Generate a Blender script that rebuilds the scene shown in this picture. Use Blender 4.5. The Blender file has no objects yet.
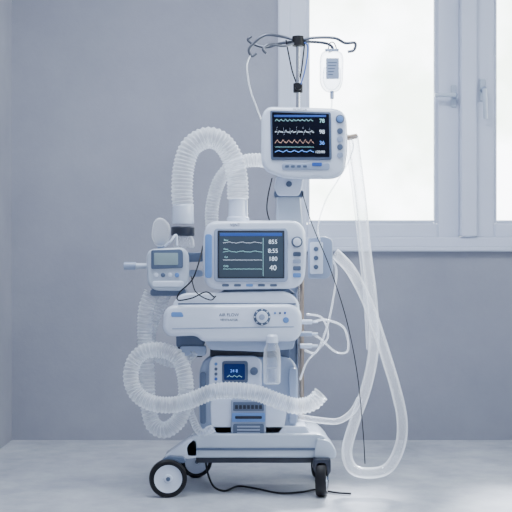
import bpy, bmesh, math, random
from mathutils import Vector, Matrix
random.seed(3)
F=1080.0; CH=0.893; CD=4.0
def S(y): return (CD+y)/F
def M(px,py,y): return Vector(((px-256)*S(y), y, CH-(py-256)*S(y)))

# ---------------- materials ----------------
def mat(name, col, rough=0.5, metal=0.0, emis=None, es=0.0, alpha=1.0, spec=0.5, noise=0.0, nscale=20, bump=0.0, coat=0.0):
    m=bpy.data.materials.new(name); m.use_nodes=True
    nt=m.node_tree; b=nt.nodes['Principled BSDF']
    b.inputs['Base Color'].default_value=(*col,1); b.inputs['Roughness'].default_value=rough
    b.inputs['Metallic'].default_value=metal; b.inputs['Alpha'].default_value=alpha
    b.inputs['Specular IOR Level'].default_value=spec
    b.inputs['Coat Weight'].default_value=coat; b.inputs['Coat Roughness'].default_value=0.12
    if emis: 
        b.inputs['Emission Color'].default_value=(*emis,1); b.inputs['Emission Strength'].default_value=es
    if noise>0 or bump>0:
        tc=nt.nodes.new('ShaderNodeTexCoord'); n=nt.nodes.new('ShaderNodeTexNoise')
        n.inputs['Scale'].default_value=nscale; n.inputs['Detail'].default_value=6
        nt.links.new(tc.outputs['Object'],n.inputs['Vector'])
        r=nt.nodes.new('ShaderNodeValToRGB')
        r.color_ramp.elements[0].position=0.3; r.color_ramp.elements[1].position=0.7
        r.color_ramp.elements[0].color=(*[c*(1-noise) for c in col],1)
        r.color_ramp.elements[1].color=(*[min(1,c*(1+noise)) for c in col],1)
        nt.links.new(n.outputs['Fac'],r.inputs['Fac']); nt.links.new(r.outputs['Color'],b.inputs['Base Color'])
    return m
WHITE=mat('plastic_white',(0.60,0.66,0.79),0.24,noise=0.02,nscale=8,coat=0.6)
PALE=mat('plastic_pale_grey',(0.27,0.33,0.46),0.30,noise=0.03,nscale=8,coat=0.4)
DECK=mat('powder_coat_light',(0.46,0.52,0.62),0.30,noise=0.03,nscale=8,coat=0.4)
GREY=mat('plastic_blue_grey',(0.08,0.11,0.18),0.34,noise=0.03,nscale=10)
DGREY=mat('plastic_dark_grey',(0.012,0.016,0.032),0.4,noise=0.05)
BLACK=mat('rubber_black',(0.004,0.004,0.007),0.5,spec=0.3,noise=0.1)
CABLE=mat('cable_black',(0.005,0.006,0.010),0.4,spec=0.3,noise=0.1)
BLUE=mat('accent_blue',(0.03,0.09,0.36),0.35,noise=0.03)
LBLUE=mat('accent_light_blue',(0.12,0.24,0.52),0.35,noise=0.03)
CHROME=mat('chrome',(0.50,0.52,0.57),0.22,1.0,noise=0.02)
BRASS=mat('bronze_steel',(0.42,0.34,0.28),0.3,0.9,noise=0.05)
HK=mat('hook_steel',(0.12,0.13,0.16),0.3,0.9,noise=0.03)
SCR=mat('screen_dark',(0.002,0.003,0.010),0.25,spec=0.2,noise=0.05)
SCRG=mat('screen_blue_grey',(0.030,0.042,0.062),0.22,spec=0.3,emis=(0.10,0.14,0.20),es=0.22,noise=0.06,nscale=4)
SCRL=mat('screen_lcd_green_grey',(0.24,0.32,0.35),0.2,noise=0.04)
SCRB=mat('screen_lcd_blue',(0.004,0.012,0.07),0.2,spec=0.2,emis=(0.01,0.05,0.3),es=0.18,noise=0.05)
GLOWW=mat('trace_white',(0.5,0.6,0.7),0.5,emis=(0.75,0.85,1.0),es=0.8,noise=0.01)
GLOWB=mat('trace_blue',(0.1,0.25,0.7),0.5,emis=(0.12,0.35,1.0),es=1.1,noise=0.01)
GLOWT=mat('trace_teal',(0.3,0.6,0.6),0.5,emis=(0.35,0.75,0.8),es=0.7,noise=0.01)
GLOWR=mat('trace_tan',(0.6,0.4,0.3),0.5,emis=(0.9,0.5,0.4),es=0.5,noise=0.01)
FRAME=mat('window_pvc',(0.60,0.64,0.76),0.3,noise=0.02,nscale=5)
INK=mat('ink_print',(0.03,0.05,0.12),0.5,noise=0.02)

def clearmat(name,col,fac,rough=0.2,tl=0.45):
    m=bpy.data.materials.new(name); m.use_nodes=True; nt=m.node_tree
    b=nt.nodes['Principled BSDF']; out=nt.nodes['Material Output']
    b.inputs['Base Color'].default_value=(*col,1); b.inputs['Roughness'].default_value=rough
    b.inputs['Coat Weight'].default_value=0.8 if tl>0 else 0; b.inputs['Coat Roughness'].default_value=0.05
    tr=nt.nodes.new('ShaderNodeBsdfTransparent'); tr.inputs['Color'].default_value=(0.97,0.98,1,1)
    tln=nt.nodes.new('ShaderNodeBsdfTranslucent'); tln.inputs['Color'].default_value=(*col,1)
    m1=nt.nodes.new('ShaderNodeMixShader'); m1.inputs[0].default_value=tl
    nt.links.new(b.outputs[0],m1.inputs[1]); nt.links.new(tln.outputs[0],m1.inputs[2])
    lw=nt.nodes.new('ShaderNodeLayerWeight'); lw.inputs['Blend'].default_value=0.35
    ma=nt.nodes.new('ShaderNodeMath'); ma.operation='MULTIPLY_ADD'; ma.use_clamp=True
    nt.links.new(lw.outputs['Facing'],ma.inputs[0]); ma.inputs[1].default_value=0.75 if tl>0 else 0.3; ma.inputs[2].default_value=fac
    mx=nt.nodes.new('ShaderNodeMixShader')
    nt.links.new(ma.outputs[0],mx.inputs[0]); nt.links.new(tr.outputs[0],mx.inputs[1]); nt.links.new(m1.outputs[0],mx.inputs[2])
    nt.links.new(mx.outputs[0],out.inputs['Surface'])
    return m
HOSE=clearmat('hose_milky',(0.93,0.96,1.0),0.27,0.10)
TUBE=clearmat('tube_clear',(0.95,0.97,1.0),0.16,0.06)
BAG=clearmat('iv_bag_clear',(0.78,0.85,0.95),0.12,0.1)
GLASS=clearmat('window_glass',(0.9,0.95,1.0),0.0,0.05,0.0)

# ---------------- mesh helpers ----------------
def finish(bm,name,m,parent,angle=35):
    bmesh.ops.recalc_face_normals(bm,faces=bm.faces)
    me=bpy.data.meshes.new(name); bm.to_mesh(me); bm.free()
    for p in me.polygons: p.use_smooth=True
    me.set_sharp_from_angle(angle=math.radians(angle))
    me.materials.append(m)
    o=bpy.data.objects.new(name,me); bpy.context.scene.collection.objects.link(o)
    if parent: o.parent=parent
    return o
def empty(name):
    e=bpy.data.objects.new(name,None); e.empty_display_size=0.05
    bpy.context.scene.collection.objects.link(e); return e
def round_poly(pts,r,n=5):
    out=[]; N=len(pts)
    for i in range(N):
        p=Vector(pts[i]); a=Vector(pts[i-1]); b=Vector(pts[(i+1)%N])
        rr = r[i] if isinstance(r,(list,tuple)) else r
        da=a-p; db=b-p
        la=min(rr,da.length*0.48); lb=min(rr,db.length*0.48)
        A=p+da.normalized()*la; B=p+db.normalized()*lb
        if rr<=1e-6: out.append(p); continue
        for k in range(n+1):
            t=k/n; out.append((1-t)**2*A+2*t*(1-t)*p+t*t*B)
    return out
def prism(name,pts,y0,y1,bev,m,parent,backinset=0.0,seg=4):
    N=len(pts); P=[Vector(p) for p in pts]
    area=sum(P[i].x*P[(i+1)%N].y-P[(i+1)%N].x*P[i].y for i in range(N))
    if area<0: P.reverse()
    nr=[]
    for i in range(N):
        d1=(P[i]-P[i-1]).normalized(); d2=(P[(i+1)%N]-P[i]).normalized()
        n=Vector((-(d1+d2).y,(d1+d2).x)); 
        nr.append(n.normalized() if n.length>1e-9 else Vector((0,0)))
    rings=[]
    for k in range(seg+1):
        a=math.pi/2*k/seg; rings.append((bev*(1-math.sin(a)), y0+bev*(1-math.cos(a))))
    for k in range(seg+1):
        a=math.pi/2*k/seg; rings.append((backinset+bev*(1-math.cos(a)), y1-bev*(1-math.sin(a))))
    bm=bmesh.new(); vr=[]
    for ins,y in rings:
        vr.append([bm.verts.new((P[i].x+nr[i].x*ins,y,P[i].y+nr[i].y*ins)) for i in range(N)])
    for a,b in zip(vr[:-1],vr[1:]):
        for i in range(N):
            j=(i+1)%N; bm.faces.new((a[i],a[j],b[j],b[i]))
    bm.faces.new(vr[0]); bm.faces.new(vr[-1])
    return finish(bm,name,m,parent)
def fpoly(name,pix,yf,depth,r,bev,m,parent,backinset=0.0):
    s=S(yf); pts=[(M(px,py,yf).x,M(px,py,yf).z) for px,py in pix]
    rr=[q*s for q in r] if isinstance(r,(list,tuple)) else r*s
    return prism(name,round_poly(pts,rr),yf,yf+depth,bev,m,parent,backinset)
def fbox(name,x0,y0,x1,y1,yf,depth,r,bev,m,parent,backinset=0.0):
    return fpoly(name,[(x0,y0),(x1,y0),(x1,y1),(x0,y1)],yf,depth,r,bev,m,parent,backinset)
def addbox(bm,a,b):
    r=bmesh.ops.create_cube(bm,size=1)
    for v in r['verts']: v.co=Vector(((a[i]+b[i])/2+v.co[i]*(b[i]-a[i]) for i in range(3)))
def box(name,a,b,m,parent=None,bev=0.0):
    bm=bmesh.new(); addbox(bm,a,b)
    if bev>0: bmesh.ops.bevel(bm,geom=list(bm.edges),offset=bev,segments=3,affect='EDGES')
    return finish(bm,name,m,parent)
def lathe(name,prof,c,axis,m,parent,seg=40):
    ax=Vector(axis).normalized(); q=Vector((0,0,1)).rotation_difference(ax)
    bm=bmesh.new(); rings=[]
    for r,t in prof:
        if r<1e-6: rings.append([bm.verts.new(Vector(c)+q@Vector((0,0,t)))])
        else: rings.append([bm.verts.new(Vector(c)+q@Vector((r*math.cos(2*math.pi*k/seg),r*math.sin(2*math.pi*k/seg),t))) for k in range(seg)])
    for a,b in zip(rings[:-1],rings[1:]):
        for k in range(seg):
            j=(k+1)%seg
            if len(a)==1 and len(b)==1: continue
            if len(a)==1: bm.faces.new((a[0],b[j],b[k]))
            elif len(b)==1: bm.faces.new((a[k],a[j],b[0]))
            else: bm.faces.new((a[k],a[j],b[j],b[k]))
    return finish(bm,name,m,parent)
def cyl(name,a,b,r,m,parent,r2=None,bev=0.001,seg=28):
    a=Vector(a);b=Vector(b);L=(b-a).length; r2=r if r2 is None else r2
    return lathe(name,[(0,0),(r-bev,0),(r,bev),(r2,L-bev),(r2-bev,L),(0,L)],a,b-a,m,parent,seg)
def path(pts,step):
    P=[Vector(p) for p in pts]; P=[P[0]*2-P[1]]+P+[P[-1]*2-P[-2]]
    dense=[]
    for i in range(1,len(P)-2):
        p0,p1,p2,p3=P[i-1:i+3]
        for k in range(24):
            t=k/24
            dense.append(0.5*((2*p1)+(p2-p0)*t+(2*p0-5*p1+4*p2-p3)*t*t+(3*p1-p0-3*p2+p3)*t**3))
    dense.append(P[-2])
    out=[dense[0]]; acc=0
    for a,b in zip(dense[:-1],dense[1:]):
        L=(b-a).length; d=step-acc
        while d<=L and L>0:
            out.append(a.lerp(b,d/L)); d+=step
        acc=(acc+L)%step if L>0 else acc
    return out
def tube(name,pix,r,m,parent=None,corr=False,pitch=0.011,amp=0.10,seg=14,world=False):
    pts=pix if world else [M(*p) for p in pix]
    step=pitch/4 if corr else max(0.004,r*0.6)
    if not corr: step=min(step,0.008)
    C=path(pts,step); bm=bmesh.new(); rings=[]
    t=(C[1]-C[0]).normalized(); n=t.orthogonal().normalized()
    for i,c in enumerate(C):
        t2=(C[min(i+1,len(C)-1)]-C[max(i-1,0)]).normalized()
        n=(n-t2*n.dot(t2)).normalized(); bn=t2.cross(n)
        rr=r*(1+amp*[1,0,-1,0][i%4]) if corr else r
        rings.append([bm.verts.new(c+rr*(math.cos(2*math.pi*k/seg)*n+math.sin(2*math.pi*k/seg)*bn)) for k in range(seg)])
    for a,b in zip(rings[:-1],rings[1:]):
        for k in range(seg):
            j=(k+1)%seg; bm.faces.new((a[k],a[j],b[j],b[k]))
    if not corr: bm.faces.new(rings[0]); bm.faces.new(rings[-1])
    return finish(bm,name,m,parent,80)
def text(name,s,px,py,y,hpx,m,parent,align='CENTER'):
    c=bpy.data.curves.new(name,'FONT'); c.body=s; c.size=hpx*S(y)*1.35; c.align_x=align; c.align_y='CENTER'
    c.extrude=0.0002; c.materials.append(m)
    o=bpy.data.objects.new(name,c); o.rotation_euler=(math.pi/2,0,0); o.location=M(px,py,y)
    bpy.context.scene.collection.objects.link(o); o.parent=parent; return o
def disc(name,px,py,yf,rpx,th,m,parent):
    r=rpx*S(yf); c=M(px,py,yf)
    return lathe(name,[(0,th),(r*0.75,th),(r*0.93,th*0.9),(r,th*0.6),(r,-0.003),(0,-0.003)],c,(0,-1,0),m,parent,32)
def wave(name,x0,x1,py,amp,y,m,parent,kind,w=0.5):
    bm=bmesh.new(); pr=None; n=160
    for i in range(n+1):
        t=i/n; px=x0+(x1-x0)*t; ph=(t*kind[1])%1
        if kind[0]=='ecg': v=(1.0 if 0.30<ph<0.36 else -0.5 if 0.36<=ph<0.43 else 0.3 if 0.6<ph<0.74 else 0)
        elif kind[0]=='pleth': v=math.sin(ph*math.pi)**2 if ph<0.6 else 0.5*math.sin(ph*math.pi)
        else: v=0
        v+=0.12*math.sin(i*2.3)+0.08*math.sin(i*0.31)
        a=bm.verts.new(M(px,py-amp*v-w/2,y)); b=bm.verts.new(M(px,py-amp*v+w/2,y))
        if pr: bm.faces.new((pr[0],a,b,pr[1]))
        pr=(a,b)
    return finish(bm,name,m,parent)

# ---------------- room ----------------
YW=1.24
def wallmat(name,c1,c2,sc=1.3,bs=0.15):
    m=bpy.data.materials.new(name); m.use_nodes=True; nt=m.node_tree; b=nt.nodes['Principled BSDF']
    tc=nt.nodes.new('ShaderNodeTexCoord')
    n=nt.nodes.new('ShaderNodeTexNoise'); n.inputs['Scale'].default_value=sc; n.inputs['Detail'].default_value=9; n.inputs['Roughness'].default_value=0.65
    n2=nt.nodes.new('ShaderNodeTexNoise'); n2.inputs['Scale'].default_value=60; n2.inputs['Detail'].default_value=4
    r=nt.nodes.new('ShaderNodeValToRGB'); r.color_ramp.elements[0].position=0.3; r.color_ramp.elements[1].position=0.7
    r.color_ramp.elements[0].color=(*c1,1); r.color_ramp.elements[1].color=(*c2,1)
    bp=nt.nodes.new('ShaderNodeBump'); bp.inputs['Strength'].default_value=bs; bp.inputs['Distance'].default_value=0.004
    nt.links.new(tc.outputs['Object'],n.inputs['Vector']); nt.links.new(tc.outputs['Object'],n2.inputs['Vector'])
    nt.links.new(n.outputs['Fac'],r.inputs['Fac']); nt.links.new(r.outputs['Color'],b.inputs['Base Color'])
    nt.links.new(n2.outputs['Fac'],bp.inputs['Height']); nt.links.new(bp.outputs['Normal'],b.inputs['Normal'])
    b.inputs['Roughness'].default_value=0.7
    return m
WALL=wallmat('wall_paint',(0.245,0.255,0.315),(0.315,0.325,0.385),1.6)
FLOOR=wallmat('floor_screed',(0.33,0.355,0.41),(0.56,0.58,0.63),3.6,0.08)
fb=FLOOR.node_tree.nodes['Principled BSDF']; fb.inputs['Roughness'].default_value=0.27
CEIL=mat('ceiling_paint',(0.7,0.72,0.76),0.8,noise=0.02)
wx0=M(278,0,YW).x; wx1=M(662,0,YW).x; wz0=M(0,248,YW).z; wz1=2.60
XL=M(12,0,YW).x; XR=3.0; ZC=2.9; YN=-5.2
bm=bmesh.new()
T=0.22
addbox(bm,(XL-0.2,YW,0),(wx0,YW+T,ZC)); addbox(bm,(wx1,YW,0),(XR+0.2,YW+T,ZC))
addbox(bm,(wx0,YW,0),(wx1,YW+T,wz0)); addbox(bm,(wx0,YW,wz1),(wx1,YW+T,ZC))
finish(bm,'wall_back',WALL,None)
box('wall_left',(XL-0.2,YN,0),(XL,YW,ZC),WALL)
bm=bmesh.new()
ry0,ry1=-3.0,0.6  # span of the gap added in the right wall to let side light in
addbox(bm,(XR,YN,0),(XR+0.2,ry0,ZC)); addbox(bm,(XR,ry1,0),(XR+0.2,YW,ZC))
addbox(bm,(XR,ry0,0),(XR+0.2,ry1,0.85)); addbox(bm,(XR,ry0,2.6),(XR+0.2,ry1,ZC))
finish(bm,'wall_right',WALL,None)
box('floor',(XL-0.2,YN,-0.1),(XR+0.2,YW+T,0),FLOOR)
box('ceiling',(XL-0.2,YN,ZC),(XR+0.2,YW+T,ZC+0.1),CEIL)
w2=empty('added_light_window')  # unseen window, added so sky light reaches the cart from the right
for k,(a,b) in enumerate([((ry0,.85),(ry0+.07,2.6)),((ry1-.07,.85),(ry1,2.6)),((ry0+.07,.85),(ry1-.07,.92)),((ry0+.07,2.53),(ry1-.07,2.6)),((-1.24,.92),(-1.16,2.53))]):
    box('frame_%d'%k,(XR+0.02,a[0],a[1]),(XR+0.10,b[0],b[1]),FRAME,w2,0.005)

# window
win=empty('window_1')
def wb(name,px0,py0,px1,py1,y,d,m=FRAME,bev=0.006):
    a=M(px0,py1,YW);b=M(px1,py0,YW)
    return box(name,(a.x,y,a.z),(b.x,y+d,b.z),m,win,bev)
TOP=-94
yf=YW-0.012
wb('frame_left',278,TOP,290,248,yf,0.09); wb('frame_right',650,TOP,662,248,yf,0.09)
wb('frame_bottom',290,237,650,248,yf,0.09); wb('frame_top',290,TOP,650,TOP+12,yf,0.09)
wb('mullion',460,TOP+12,476,237,yf-0.014,0.09)
def sash(n,x0,x1):
    y=YW+0.012
    wb(n+'_stile_a',x0,TOP+12,x0+19,238,y,0.06); wb(n+'_stile_b',x1-22,TOP+12,x1,238,y,0.06)
    wb(n+'_rail_bottom',x0+19,223,x1-22,238,y,0.06); wb(n+'_rail_top',x0+19,TOP+12,x1-22,TOP+30,y,0.06)
    for k,(a,b,c,d) in enumerate([(x0+19,TOP+30,x0+22,223),(x1-25,TOP+30,x1-22,223),(x0+22,220,x1-25,223)]):
        wb(n+'_bead_%d'%k,a,b,c,d,y+0.012,0.03,bev=0.003)
    wb(n+'_glass',x0+19,TOP+30,x1-22,223,y+0.03,0.004,GLASS,0)
sash('sash_a',288,460); sash('sash_b',476,650)
wb('sill',272,247,668,251.5,YW-0.035,0.12,bev=0.005)
def handle(px,py,dx,dy,tag):
    c=M(px,py,YW); y=YW+0.012
    box('handle_plate'+tag,(c.x-0.015,y-0.009,c.z-0.055),(c.x+0.015,y,c.z+0.055),DECK,win,0.004)
    cyl('handle_boss'+tag,(c.x,y-0.045,c.z),(c.x,y,c.z),0.013,PALE,win)
    tube('handle_lever'+tag,[(c.x,y-0.045,c.z),(c.x+dx*0.4,y-0.05,c.z+dy*0.4),(c.x+dx,y-0.045,c.z+dy)],0.011,DECK,win,world=True)
handle(454,96,-0.10,0.0,'_a'); handle(483,90,0.005,-0.15,'_b')

# ---------------- cart ----------------
cart=empty('ventilator_cart')
fpoly('base_deck',[(196,434),(322,434),(334,446),(332,458),(186,458),(184,446)],0.02,0.36,[6,6,5,4,4,5],0.008,DECK,cart,0.01)
fpoly('base_upper_step',[(206,426),(306,426),(312,437),(200,437)],0.05,0.30,3,0.004,WHITE,cart)
fbox('base_front_trim',196,448,326,450.5,0.014,0.01,1,0.002,GREY,cart)
fpoly('outrigger_left',[(190,438),(198,440),(198,458),(172,461),(163,457)],0.02,0.09,4,0.006,WHITE,cart)
fpoly('outrigger_right',[(316,438),(330,441),(337,452),(336,459),(314,459)],0.01,0.10,4,0.006,DECK,cart)
fbox('base_shade_slab',196,456,326,463,0.06,0.27,2,0.003,DGREY,cart)  # dark slab standing in for the shade under the deck
def caster(tag,px,y,yaw,wid,R):
    c=Vector((M(px,0,y).x,y,R)); ax=Vector((math.sin(yaw),-math.cos(yaw),0)); w=wid/2
    lathe('tyre'+tag,[(R*0.74,-w),(R*0.93,-w),(R,-w*0.6),(R,w*0.6),(R*0.93,w),(R*0.74,w),(R*0.74,-w)],c,ax,BLACK,cart,48)
    lathe('hub'+tag,[(0,w*0.9),(R*0.2,w*0.95),(R*0.24,w*0.7),(R*0.6,w*0.6),(R*0.76,w*0.9),(R*0.76,-w*0.9),(R*0.6,-w*0.6),(0,-w*0.8)],c,ax,WHITE,cart,48)
    lathe('axle'+tag,[(0,w*1.25),(R*0.11,w*1.2),(R*0.13,w*0.8),(R*0.13,-w*1.2),(0,-w*1.2)],c,ax,GREY,cart,24)
    return c,ax
c,ax=caster('_front_left',168,0.0,0.12,0.034,0.070)
fpoly('fender_front_left',[(160,462),(168,456),(184,457),(186,463),(178,464)],0.0,0.05,3,0.004,GREY,cart)
c,ax=caster('_back_left',196,0.36,0.25,0.032,0.065)
cyl('stem_back_left',c+Vector((0,0,0.05)),(c.x,c.y,0.16),0.016,DGREY,cart)
c,ax=caster('_front_right',322,0.02,1.42,0.040,0.068)
fpoly('fork_front_right',[(314,459),(331,459),(331,472),(327,478),(325,464),(318,464),(316,474),(313,470)],-0.02,0.07,2,0.004,DGREY,cart)
c,ax=caster('_back_right',318,0.36,1.3,0.032,0.065)
cyl('stem_back_right',c+Vector((0,0,0.05)),(c.x,c.y,0.16),0.016,DGREY,cart)
a=M(288,0,0.30).x
box('column',(a-0.045,0.27,0.17),(a+0.045,0.335,M(0,190,0.3).z),PALE,cart,0.008)

# ---------------- lower compressor ----------------
comp=empty('air_compressor')
fpoly('shell',[(205,357),(290,357),(298,368),(298,424),(290,437),(205,437),(199,424),(199,370)],0.06,0.27,[8,8,8,8,8,8,8,8],0.012,PALE,comp,0.01)
fpoly('shell_front',[(213,356),(257,356),(262,362),(262,388),(257,394),(214,394),(209,388),(209,362)],0.045,0.04,5,0.008,WHITE,comp)
fpoly('front_door',[(212,398),(286,398),(288,404),(284,430),(276,437),(218,437),(211,428),(210,404)],0.05,0.03,6,0.006,WHITE,comp)
fbox('lcd_bezel',222,361,248,383,0.041,0.01,3,0.002,GREY,comp)
fbox('lcd',224,364,245,380,0.0385,0.006,1.5,0.0008,SCRB,comp)
text('lcd_digits','24 8',234,371,0.037,3.2,GLOWB,comp)
wave('lcd_graph',227,242,377,1.5,0.0378,GLOWT,comp,('pleth',3),0.4)
for k in range(5): disc('key_%d'%k,216,364+k*5,0.044,1.6,0.003,[LBLUE,GREY,GREY,BLUE,GREY][k],comp)
disc('knob',254,371,0.043,4,0.012,GREY,comp)
fbox('grille_panel',231,399,266,438,0.038,0.02,3,0.004,PALE,comp)
fbox('grille_label',233,402,264,411,0.035,0.006,1,0.001,GREY,comp)
for k in range(7): fbox('grille_slot_%d'%k,235+k*4,405,238+k*4,409,0.0335,0.004,0.6,0.0005,DGREY,comp)
fbox('drawer_panel',232,413,265,422,0.034,0.01,1,0.002,LBLUE,comp)
fbox('drawer_recess',235,416,262,419,0.032,0.006,1,0.001,DGREY,comp)
fbox('drawer_lower',233,424,264,436,0.034,0.01,2,0.002,GREY,comp)
for k in range(3): fbox('drawer_rib_%d'%k,237,426+k*3.2,260,427.5+k*3.2,0.032,0.005,0.5,0.0005,PALE,comp)
fbox('side_grip_left',200,372,206,424,0.05,0.03,3,0.004,GREY,comp)
fbox('side_grip_right',289,368,297,424,0.05,0.03,3,0.004,PALE,comp)
fbox('neck',212,342,290,359,0.08,0.22,3,0.004,GREY,comp)
fbox('neck_recess',210,345,268,357,0.072,0.02,2,0.003,DGREY,comp)

# ---------------- ventilator body ----------------
vent=empty('ventilator')
fpoly('lid',[(182,293),(288,291),(299,301),(300,312),(170,312),(174,300)],0.03,0.30,[9,9,6,3,3,6],0.012,WHITE,vent,0.012)
fpoly('body',[(163,312),(170,305),(292,304),(302,311),(302,334),(295,342),(202,342),(196,336),(168,337),(162,330)],0.0,0.34,[6,7,7,7,7,6,4,5,5,5],0.018,WHITE,vent,0.012)
fpoly('body_skirt',[(203,338),(296,338),(293,349),(262,352),(210,350)],0.012,0.28,3,0.004,PALE,vent)
fpoly('front_groove',[(172,328),(294,326),(294,327.4),(172,329.4)],-0.0012,0.01,0.6,0.0008,PALE,vent)
fbox('seam',178,303.2,296,304.6,0.022,0.01,0.5,0.0005,GREY,vent)
disc('dial_ring',262,317,-0.001,8.5,0.003,GREY,vent); disc('dial',262,317,-0.004,6,0.010,WHITE,vent)
disc('dial_cap',262,317,-0.014,3,0.003,PALE,vent)
for k in range(8):
    a=k*math.pi/4; disc('dial_tick_%d'%k,262+7.3*math.cos(a),317+7.3*math.sin(a),-0.004,0.8,0.001,WHITE,vent)
for k in range(3): disc('indicator_%d'%k,275+k*5,313,-0.001,1.2,0.002,[LBLUE,GREY,BLUE][k],vent)
text('body_label','AIR FLOW',229,315,-0.0008,3.2,INK,vent)
text('body_label_small','VENTILATOR',229,320,-0.0008,2.2,INK,vent)
disc('badge',286,320,-0.001,3,0.002,LBLUE,vent)
fpoly('badge_panel',[(171,312),(182,312),(184,317),(171,317)],-0.0012,0.01,2,0.0008,LBLUE,vent)
fbox('port_block',176,335,204,347,0.06,0.12,3,0.004,GREY,vent)
for k,px in enumerate((181,190,199)):
    a=M(px,345,0.09); cyl('port_%d'%k,a,a+Vector((0,0,-0.045)),0.013,[DGREY,WHITE,DGREY][k],vent)
fbox('hose_manifold',180,346,206,356,0.05,0.05,3,0.004,PALE,vent)
for k,(px,py) in enumerate(((304,322),(304,334),(304,346))):
    a=M(px-4,py,0.10); b=M(px+8,py,0.10); cyl('side_port_%d'%k,a,b,0.009,[WHITE,PALE,WHITE][k],vent); cyl('side_nipple_%d'%k,b,b+Vector((0.022,0,0)),0.005,WHITE,vent)

bot=empty('water_trap_bottle')
a=M(272,384,0.01)
H=46*S(0.01)
lathe('jar',[(0,0),(0.026,0.0),(0.031,0.006),(0.033,H*0.45),(0.030,H*0.75),(0.022,H*0.86),(0.022,H*0.98)],a,(0,0,1),TUBE,bot)
lathe('water',[(0,0.003),(0.029,0.004),(0.030,H*0.35),(0,H*0.35)],a,(0,0,1),BAG,bot)
lathe('cap',[(0,H*1.08),(0.018,H*1.08),(0.024,H*1.04),(0.024,H*0.9),(0,H*0.9)],a,(0,0,1),WHITE,bot)

# ---------------- ventilator display ----------------
vd=empty('ventilator_display')
fpoly('housing',[(210,221),(296,220),(305,228),(307,250),(305,280),(296,289),(212,290),(204,282),(202,256),(204,229)],0.02,0.10,[9,9,8,8,9,9,9,9,10,9],0.016,WHITE,vd,0.025)
fpoly('bezel',[(216,228),(286,228),(288,231),(288,279),(286,282),(216,282),(214,279),(214,231)],0.014,0.02,2,0.003,PALE,vd)
fbox('side_band_left',205,234,212,278,0.015,0.012,3,0.002,LBLUE,vd)
fbox('screen_surround',217.5,230.5,284.5,278.5,0.0131,0.006,1,0.0006,DGREY,vd)
fbox('screen',219,232,283,277,0.0125,0.006,1,0.0006,SCRG,vd)
ys=0.0118
fbox('screen_header',220,233,282,236,ys+0.0002,0.002,0.3,0.0002,BLUE,vd)
for k,py in enumerate((243,252,260,269)):
    wave('trace_%d'%k,223,262,py,1.0,ys,GLOWT if k%2 else GLOWW,vd,('pleth' if k<2 else 'flat',3),0.32)
    text('row_tag_%d'%k,['Paw','Flow','Vol','CO2'][k],226,py-2.8,ys,1.8,GLOWT,vd)
    text('value_%d'%k,['855','8:55','180','40'][k],273,py-1,ys,[4.4,4.4,4.4,5.4][k],GLOWW,vd)
fbox('screen_divider',263,238,263.3,276,ys,0.001,0.1,0.0001,GLOWT,vd)
text('maker_plate','VENT',235,225,0.0192,3,INK,vd)
disc('rotary_ring',297,242,0.018,5.6,0.004,GREY,vd); disc('rotary',297,242,0.014,4.2,0.014,WHITE,vd)
for k in range(4): fbox('soft_key_%d'%k,293,252+k*7,301,256.5+k*7,0.0165,0.01,1.5,0.001,[GREY,PALE,GREY,LBLUE][k],vd)
for k in range(5): fbox('low_key_%d'%k,222+k*12,284,229+k*12,286.6,0.0175,0.01,1,0.001,[GREY,GREY,LBLUE,GREY,GREY][k],vd)
fpoly('tilt_foot',[(226,288),(288,288),(296,294),(218,294)],0.05,0.12,2,0.004,GREY,vd)
wing=empty('gas_module')
fpoly('case',[(308,238),(326,236),(333,240),(333,272),(328,279),(308,279)],0.10,0.12,[3,4,4,4,4,3],0.006,PALE,wing,0.006)
fbox('face',310,242,323,274,0.094,0.01,2,0.002,WHITE,wing)
for k in range(3): disc('socket_%d'%k,316,249+k*9,0.092,2.4,0.004,GREY,wing)

# ---------------- patient monitor (upper) ----------------
pm=empty('patient_monitor')
fpoly('housing',[(267,106),(339,108),(347,116),(348,150),(345,172),(336,179),(286,179),(266,172),(261,162),(261,116)],0.03,0.12,[7,9,8,6,8,8,8,8,8,8],0.016,WHITE,pm,0.025)
fpoly('bezel',[(270,110),(331,112),(332,160),(271,160)],0.024,0.02,2.5,0.003,GREY,pm)
fpoly('screen',[(272,112),(329,114),(329.5,157),(273,157)],0.0225,0.006,1,0.0006,SCR,pm)
ys=0.0218
wave('trace_ecg',275,313,121,1.6,ys,GLOWT,pm,('pleth',9),0.4)
wave('trace_pleth',275,314,132,4.2,ys,GLOWW,pm,('ecg',6),0.6)
wave('trace_resp',275,314,143,3.0,ys,GLOWR,pm,('pleth',7),0.5)
wave('trace_base',275,314,152,1.6,ys,GLOWB,pm,('pleth',5),0.6)
wave('trace_sub',275,314,147,0.5,ys,GLOWT,pm,('flat',5),0.25)
text('value_a','78',322,121,ys,4.0,GLOWT,pm); text('value_b','98',322,132,ys,4.2,GLOWW,pm)
text('value_c','36',322,143,ys,4.0,GLOWB,pm); text('value_d','120/80',320,152,ys,2.6,GLOWW,pm)
fbox('screen_header',274,115,326,117.0,ys,0.001,0.2,0.0002,BLUE,pm)
disc('power_ring',340,119,0.028,4.4,0.003,GREY,pm); disc('power_button',340,119,0.025,3.2,0.006,LBLUE,pm)
for k in range(4): disc('key_%d'%k,340,131+k*8,0.028,3.0,0.004,[GREY,PALE,GREY,PALE][k],pm)
fbox('lower_trim',282,163,330,170,0.026,0.01,3,0.002,PALE,pm)
fbox('lower_badge_a',312,162.5,322,166,0.024,0.01,1,0.001,BLUE,pm)
for k in range(4): fbox('lower_key_%d'%k,285+k*6,165,289+k*6,167.5,0.024,0.01,1,0.001,GREY,pm)
text('monitor_label','MONITOR',300,109.5,0.0292,2.2,INK,pm)
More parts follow.
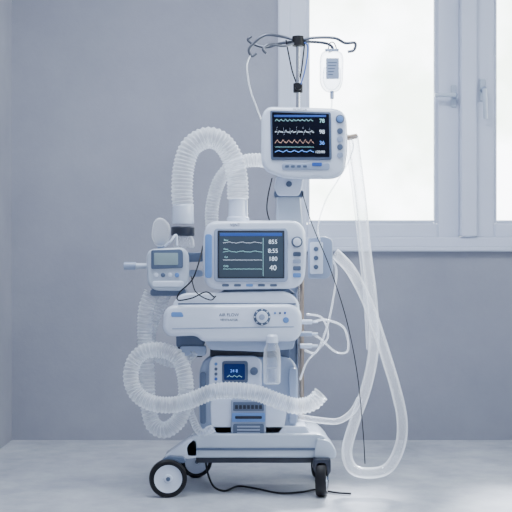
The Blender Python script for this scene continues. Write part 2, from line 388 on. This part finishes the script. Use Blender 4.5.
fpoly('mount_bracket',[(276,176),(303,176),(302,188),(299,196),(278,196),(274,188)],0.09,0.10,3,0.005,WHITE,pm)
fpoly('mount_column',[(277,194),(300,194),(303,226),(276,226)],0.11,0.09,3,0.006,DECK,pm)
fbox('mount_collar',274,190,304,197,0.10,0.11,3,0.004,GREY,pm)
disc('mount_bolt',289,184,0.089,3,0.004,GREY,pm)

# ---------------- IV pole ----------------
iv=empty('iv_pole')
yp=0.26
a=M(298,36,yp); cyl('pole',(a.x,yp,0.17),a,0.008,CHROME,iv)
cyl('pole_lower',(M(297,0,0.2).x+0.02,0.235,0.2),(M(297,0,0.2).x+0.02,0.235,M(0,280,0.2).z),0.009,BRASS,iv)
h=M(298,41,yp)
cyl('hub',h+Vector((0,0,-0.020)),h+Vector((0,0,0.018)),0.023,BLACK,iv)
k=M(298,88,yp); cyl('clamp',k+Vector((0,0,-0.018)),k+Vector((0,0,0.018)),0.019,BLACK,iv)
cyl('clamp_knob',k+Vector((0,-0.045,0)),k,0.013,BLACK,iv)
tube('hook_left_a',[(298,41,yp),(284,37,yp),(266,35,yp-.02),(254,43,yp-.02),(249,50,yp-.02),(252,56,yp-.02),(257,53,yp-.02)],0.0058,HK,iv)
tube('hook_left_b',[(298,42,yp),(282,43,yp+.03),(268,47,yp+.05),(256,45,yp+.06),(248,40,yp+.06),(252,36,yp+.06)],0.0058,HK,iv)
tube('hook_left_c',[(298,42,yp),(284,46,yp-.04),(270,44,yp-.07),(263,49,yp-.08),(267,54,yp-.08)],0.0052,HK,iv)
tube('hook_right_a',[(298,41,yp),(312,38,yp),(334,38,yp-.02),(345,43,yp-.02),(355,43,yp-.02),(354,50,yp-.02),(347,52,yp-.02)],0.0058,HK,iv)
tube('hook_right_b',[(298,42,yp),(315,42,yp+.03),(328,44,yp+.04),(333,49,yp+.04),(328,52,yp+.04)],0.0058,HK,iv)
for n,(x0,x1) in enumerate(((286,291),(305,309))):
    tube('strut_%d'%n,[(x0,40,yp),( (x0+298)/2,70,yp),(298,87,yp)],0.003,CABLE,iv)
ib=empty('iv_bag')
fpoly('bag',[(323,50),(341,50),(344,57),(343,84),(338,92),(326,92),(320,84),(320,57)],0.24,0.035,6,0.016,BAG,ib)
fpoly('fluid',[(323,66),(341,66),(341,83),(336,90),(328,90),(323,83)],0.247,0.02,5,0.009,BAG,ib)
fbox('label',326,58,339,79,0.2385,0.002,1,0.0005,PALE,ib)
for k_ in range(5): fbox('print_%d'%k_,328,62+k_*3,337-k_,63+k_*3,0.2378,0.001,0.2,0.0002,GREY,ib)
fbox('top_seam',325,48.5,339,51,0.25,0.012,1,0.002,PALE,ib)
cyl('port',M(332,91,0.257),M(332,99,0.257),0.008,PALE,ib)
tube('hanger',[(328,50,0.257),(330,43,0.257),(334,43,0.257),(337,50,0.257)],0.0025,HK,ib)

# ---------------- humidifier (left) ----------------
hm=empty('humidifier')
fpoly('body',[(150,249),(183,247),(189,254),(189,282),(183,291),(154,291),(147,284),(146,255)],0.04,0.11,[6,6,6,6,7,7,6,6],0.012,DECK,hm,0.012)
fpoly('face',[(151,250),(181,249),(183,252),(183,268),(151,269)],0.033,0.012,2,0.003,GREY,hm)
fbox('screen',154,253,178,265,0.0315,0.004,1,0.0006,SCRL,hm)
for k_ in range(4): disc('key_%d'%k_,156+k_*7,275,0.038,2.3,0.004,[WHITE,GREY,WHITE,LBLUE][k_],hm)
fbox('lower_lip',152,281,184,287,0.034,0.02,3,0.003,WHITE,hm)
cyl('side_knob',M(124,266,0.09),M(136,266,0.09),0.015,PALE,hm); cyl('side_shaft',M(135,266,0.09),M(150,266,0.09),0.011,DECK,hm)
fbox('heater_plate',150,289,186,296,0.05,0.09,3,0.004,GREY,hm)
fbox('arm',186,252,203,262,0.07,0.05,3,0.005,GREY,hm)
fbox('arm_lower',186,270,203,277,0.09,0.04,3,0.004,PALE,hm)
a=M(184,248,0.10); 
lathe('chamber',[(0,0),(0.036,0),(0.040,0.006),(0.038,0.03),(0.026,0.052),(0.026,0.06)],a,(0,0,1),TUBE,hm)
lathe('hose_socket',[(0,0.0),(0.041,0.0),(0.045,0.004),(0.045,0.032),(0.041,0.036),(0,0.036)],M(183,236,0.10),(0,0,1),DGREY,hm)
lathe('hose_collar',[(0,0.0),(0.040,0.0),(0.042,0.004),(0.040,0.07),(0.036,0.075)],M(183,224,0.10),(0,0,1),WHITE,hm)
fpoly('filter_top',[(153,222),(158,217),(165,219),(170,226),(169,240),(163,247),(155,246),(151,236)],0.06,0.05,4,0.010,HOSE,hm)
cyl('filter_neck',M(161,249,0.085),M(161,240,0.085),0.014,PALE,hm)
tube('filter_clip',[(165,246,0.06),(171,241,0.05),(176,235,0.06),(177,246,0.06)],0.005,WHITE,hm)
lathe('hose_collar_right',[(0,0),(0.040,0),(0.043,0.004),(0.043,0.016),(0.038,0.02),(0.036,0.085),(0.030,0.09)],M(238,222,0.13),(0,0,1),WHITE,vd)

# ---------------- hoses ----------------
HR=0.040
tube('breathing_hose',[(183,206,0.10),(182,190,0.10),(184,166,0.10),(191,147,0.10),(206,138,0.11),(221,142,0.12),(232,158,0.13),(237,178,0.13),(238,200,0.13)],HR,HOSE,corr=True,pitch=0.014,amp=0.07,seg=28)
tube('breathing_hose',[(212,228,0.20),(212,208,0.20),(218,184,0.20),(230,168,0.20),(246,161,0.20),(264,161,0.19),(280,168,0.19)],0.026,HOSE,corr=True,pitch=0.012,amp=0.08,seg=22)
tube('breathing_hose',[(152,292,0.10),(146,310,0.10),(145,340,0.10),(147,372,0.08),(148,402,0.07),(153,424,0.05),(166,430,0.03),(180,418,0.02),(186,396,0.02),(184,372,0.03),(176,356,0.04),(160,350,0.05),(144,352,0.05),(134,362,0.05),(131,378,0.04),(137,394,0.03),(152,403,0.01),(172,405,-0.005),(192,400,-0.02),(212,392,-0.025),(232,390,-0.025),(256,393,-0.025),(278,401,-0.02),(296,406,-0.015),(312,403,-0.01),(321,394,0.0)],0.029,HOSE,corr=True,pitch=0.013,amp=0.09,seg=20)
tube('breathing_hose',[(166,292,0.12),(160,306,0.12),(152,325,0.12),(150,342,0.11),(158,356,0.10),(174,362,0.09),(186,356,0.08),(194,350,0.07)],0.022,HOSE,corr=True,pitch=0.012,amp=0.09,seg=18)
tube('breathing_hose',[(196,352,0.06),(188,362,0.06),(186,380,0.07),(190,410,0.07),(200,432,0.03),(214,428,0.02)],0.014,HOSE,corr=True,pitch=0.010,amp=0.08,seg=14)
tube('suction_tube',[(353,136,0.14),(356,160,0.16),(361,200,0.18),(366,250,0.2),(372,300,0.2),(374,345,0.2),(367,385,0.18),(355,420,0.15),(347,450,0.1),(352,468,0.06),(368,473,0.04),(388,468,0.05),(400,446,0.08),(402,420,0.1),(396,390,0.12),(384,350,0.14),(369,306,0.15),(352,272,0.15),(338,256,0.15),(334,253,0.15)],0.0205,TUBE,seg=20)
tube('suction_tube',[(346,140,0.15),(352,180,0.17),(359,240,0.19),(365,300,0.2),(368,350,0.2)],0.006,TUBE,seg=10)
cyl('tube_connector',M(346,138,0.13),M(357,136,0.14),0.010,BRASS,pm)
tube('oxygen_tube',[(298,417,0.16),(318,420,0.15),(338,421,0.14),(352,412,0.13),(360,398,0.14)],0.012,TUBE,comp,seg=14)
tube('infusion_line',[(332,98,0.257),(333,120,0.22),(352,140,0.16),(350,158,0.10),(338,180,0.10),(326,200,0.10),(318,226,0.10),(320,242,0.09)],0.0028,HOSE,ib,seg=8)
tube('infusion_line',[(251,54,0.24),(247,66,0.22),(250,88,0.2),(257,108,0.18),(263,124,0.16)],0.0032,HOSE,iv,seg=8)
tube('thin_line_a',[(324,252,0.15),(336,268,0.13),(333,300,0.12),(326,330,0.11),(316,352,0.10),(304,350,0.10)],0.004,HOSE,wing,seg=8)
tube('thin_line_b',[(312,322,0.10),(326,320,0.08),(344,328,0.08),(348,350,0.08),(336,352,0.09),(322,340,0.10),(313,334,0.10)],0.004,HOSE,vent,seg=8)
tube('thin_line_c',[(300,380,0.07),(307,362,0.07),(318,350,0.08),(328,336,0.08),(322,318,0.09),(306,314,0.09)],0.0035,HOSE,vent,seg=8)
tube('sensor_cable',[(302,192,0.10),(312,224,0.08),(330,268,0.06),(346,318,0.08),(357,372,0.08),(363,430,0.05),(365,464,0.02)],0.0019,CABLE,pm,seg=8)
tube('sensor_cable',[(272,178,0.08),(268,196,0.07),(267,210,0.06),(270,222,0.06)],0.0024,CABLE,pm,seg=8)
tube('display_cable',[(203,246,0.05),(199,262,0.0),(192,280,-0.01),(180,292,0.0),(178,300,0.0),(192,298,-0.01),(206,292,-0.01),(214,297,0.02)],0.0028,CABLE,vd,seg=8)
tube('display_cable',[(191,276,0.04),(196,292,0.0),(210,300,-0.01),(216,296,0.02)],0.0024,CABLE,vd,seg=8)
tube('blue_cord',[(299,90,0.24),(305,70,0.25),(308,48,0.25),(304,42,0.25)],0.0028,BLUE,iv,seg=8)
def G(px,y): return (M(px,0,y).x,y,0.006)
tube('power_cable',[(M(208,0,.2).x,0.2,0.15),(M(206,0,.12).x,0.12,0.10),(M(212,0,.06).x,0.08,0.03),G(224,0.08),G(238,0.16),G(256,0.12),G(280,0.04),G(302,0.06),G(316,0.10),G(336,0.05),G(352,0.03)],0.0040,CABLE,cart,world=True,seg=10)

# ---------------- light ----------------
w=bpy.data.worlds.new('daylight'); bpy.context.scene.world=w; w.use_nodes=True; nt=w.node_tree
bg=nt.nodes['Background']; tc=nt.nodes.new('ShaderNodeTexCoord')
dp=nt.nodes.new('ShaderNodeVectorMath'); dp.operation='DOT_PRODUCT'; dp.inputs[1].default_value=(0.62,0.78,0)
nt.links.new(tc.outputs['Generated'],dp.inputs[0])
mr=nt.nodes.new('ShaderNodeMapRange'); mr.inputs['From Min'].default_value=-0.1; mr.inputs['From Max'].default_value=0.3
nt.links.new(dp.outputs['Value'],mr.inputs['Value'])
n=nt.nodes.new('ShaderNodeTexNoise'); n.inputs['Scale'].default_value=14; n.inputs['Detail'].default_value=5
nt.links.new(tc.outputs['Generated'],n.inputs['Vector'])
r=nt.nodes.new('ShaderNodeValToRGB'); r.color_ramp.elements[0].position=0.36; r.color_ramp.elements[1].position=0.60
r.color_ramp.elements[0].color=(0.62,0.70,0.60,1); r.color_ramp.elements[1].color=(0.97,0.99,1,1)
nt.links.new(n.outputs['Fac'],r.inputs['Fac'])
ms=nt.nodes.new('ShaderNodeVectorMath'); ms.operation='SCALE'; ms.inputs['Scale'].default_value=10.5
nt.links.new(r.outputs['Color'],ms.inputs[0])
mx=nt.nodes.new('ShaderNodeMix'); mx.data_type='RGBA'
nt.links.new(mr.outputs[0],mx.inputs['Factor']); mx.inputs['A'].default_value=(0.36,0.43,0.62,1)
nt.links.new(ms.outputs[0],mx.inputs['B']); nt.links.new(mx.outputs['Result'],bg.inputs['Color'])
bg.inputs['Strength'].default_value=1.0
def area(name,loc,rot,sx,sy,e,col):
    l=bpy.data.lights.new(name,'AREA'); l.shape='RECTANGLE'; l.size=sx; l.size_y=sy; l.energy=e; l.color=col
    o=bpy.data.objects.new(name,l); o.location=loc; o.rotation_euler=rot; bpy.context.scene.collection.objects.link(o); return o
area('added_ceiling_fill',(-0.1,-0.6,2.85),(0,0,0),1.3,0.9,72,(0.84,0.91,1.0))  # unseen fill lamp, added for soft light from above
s=bpy.data.lights.new('sun','SUN'); s.energy=16; s.angle=math.radians(8); s.color=(0.96,0.98,1.0)
so=bpy.data.objects.new('sun',s); bpy.context.scene.collection.objects.link(so)
so.rotation_euler=Vector((-0.30,-1.0,-0.95)).to_track_quat('-Z','Y').to_euler()

cam=bpy.data.cameras.new('camera'); co=bpy.data.objects.new('camera',cam); bpy.context.scene.collection.objects.link(co)
co.location=(0,-CD,CH); co.rotation_euler=(math.pi/2,0,0); cam.sensor_width=36; cam.lens=36*F/512
bpy.context.scene.camera=co
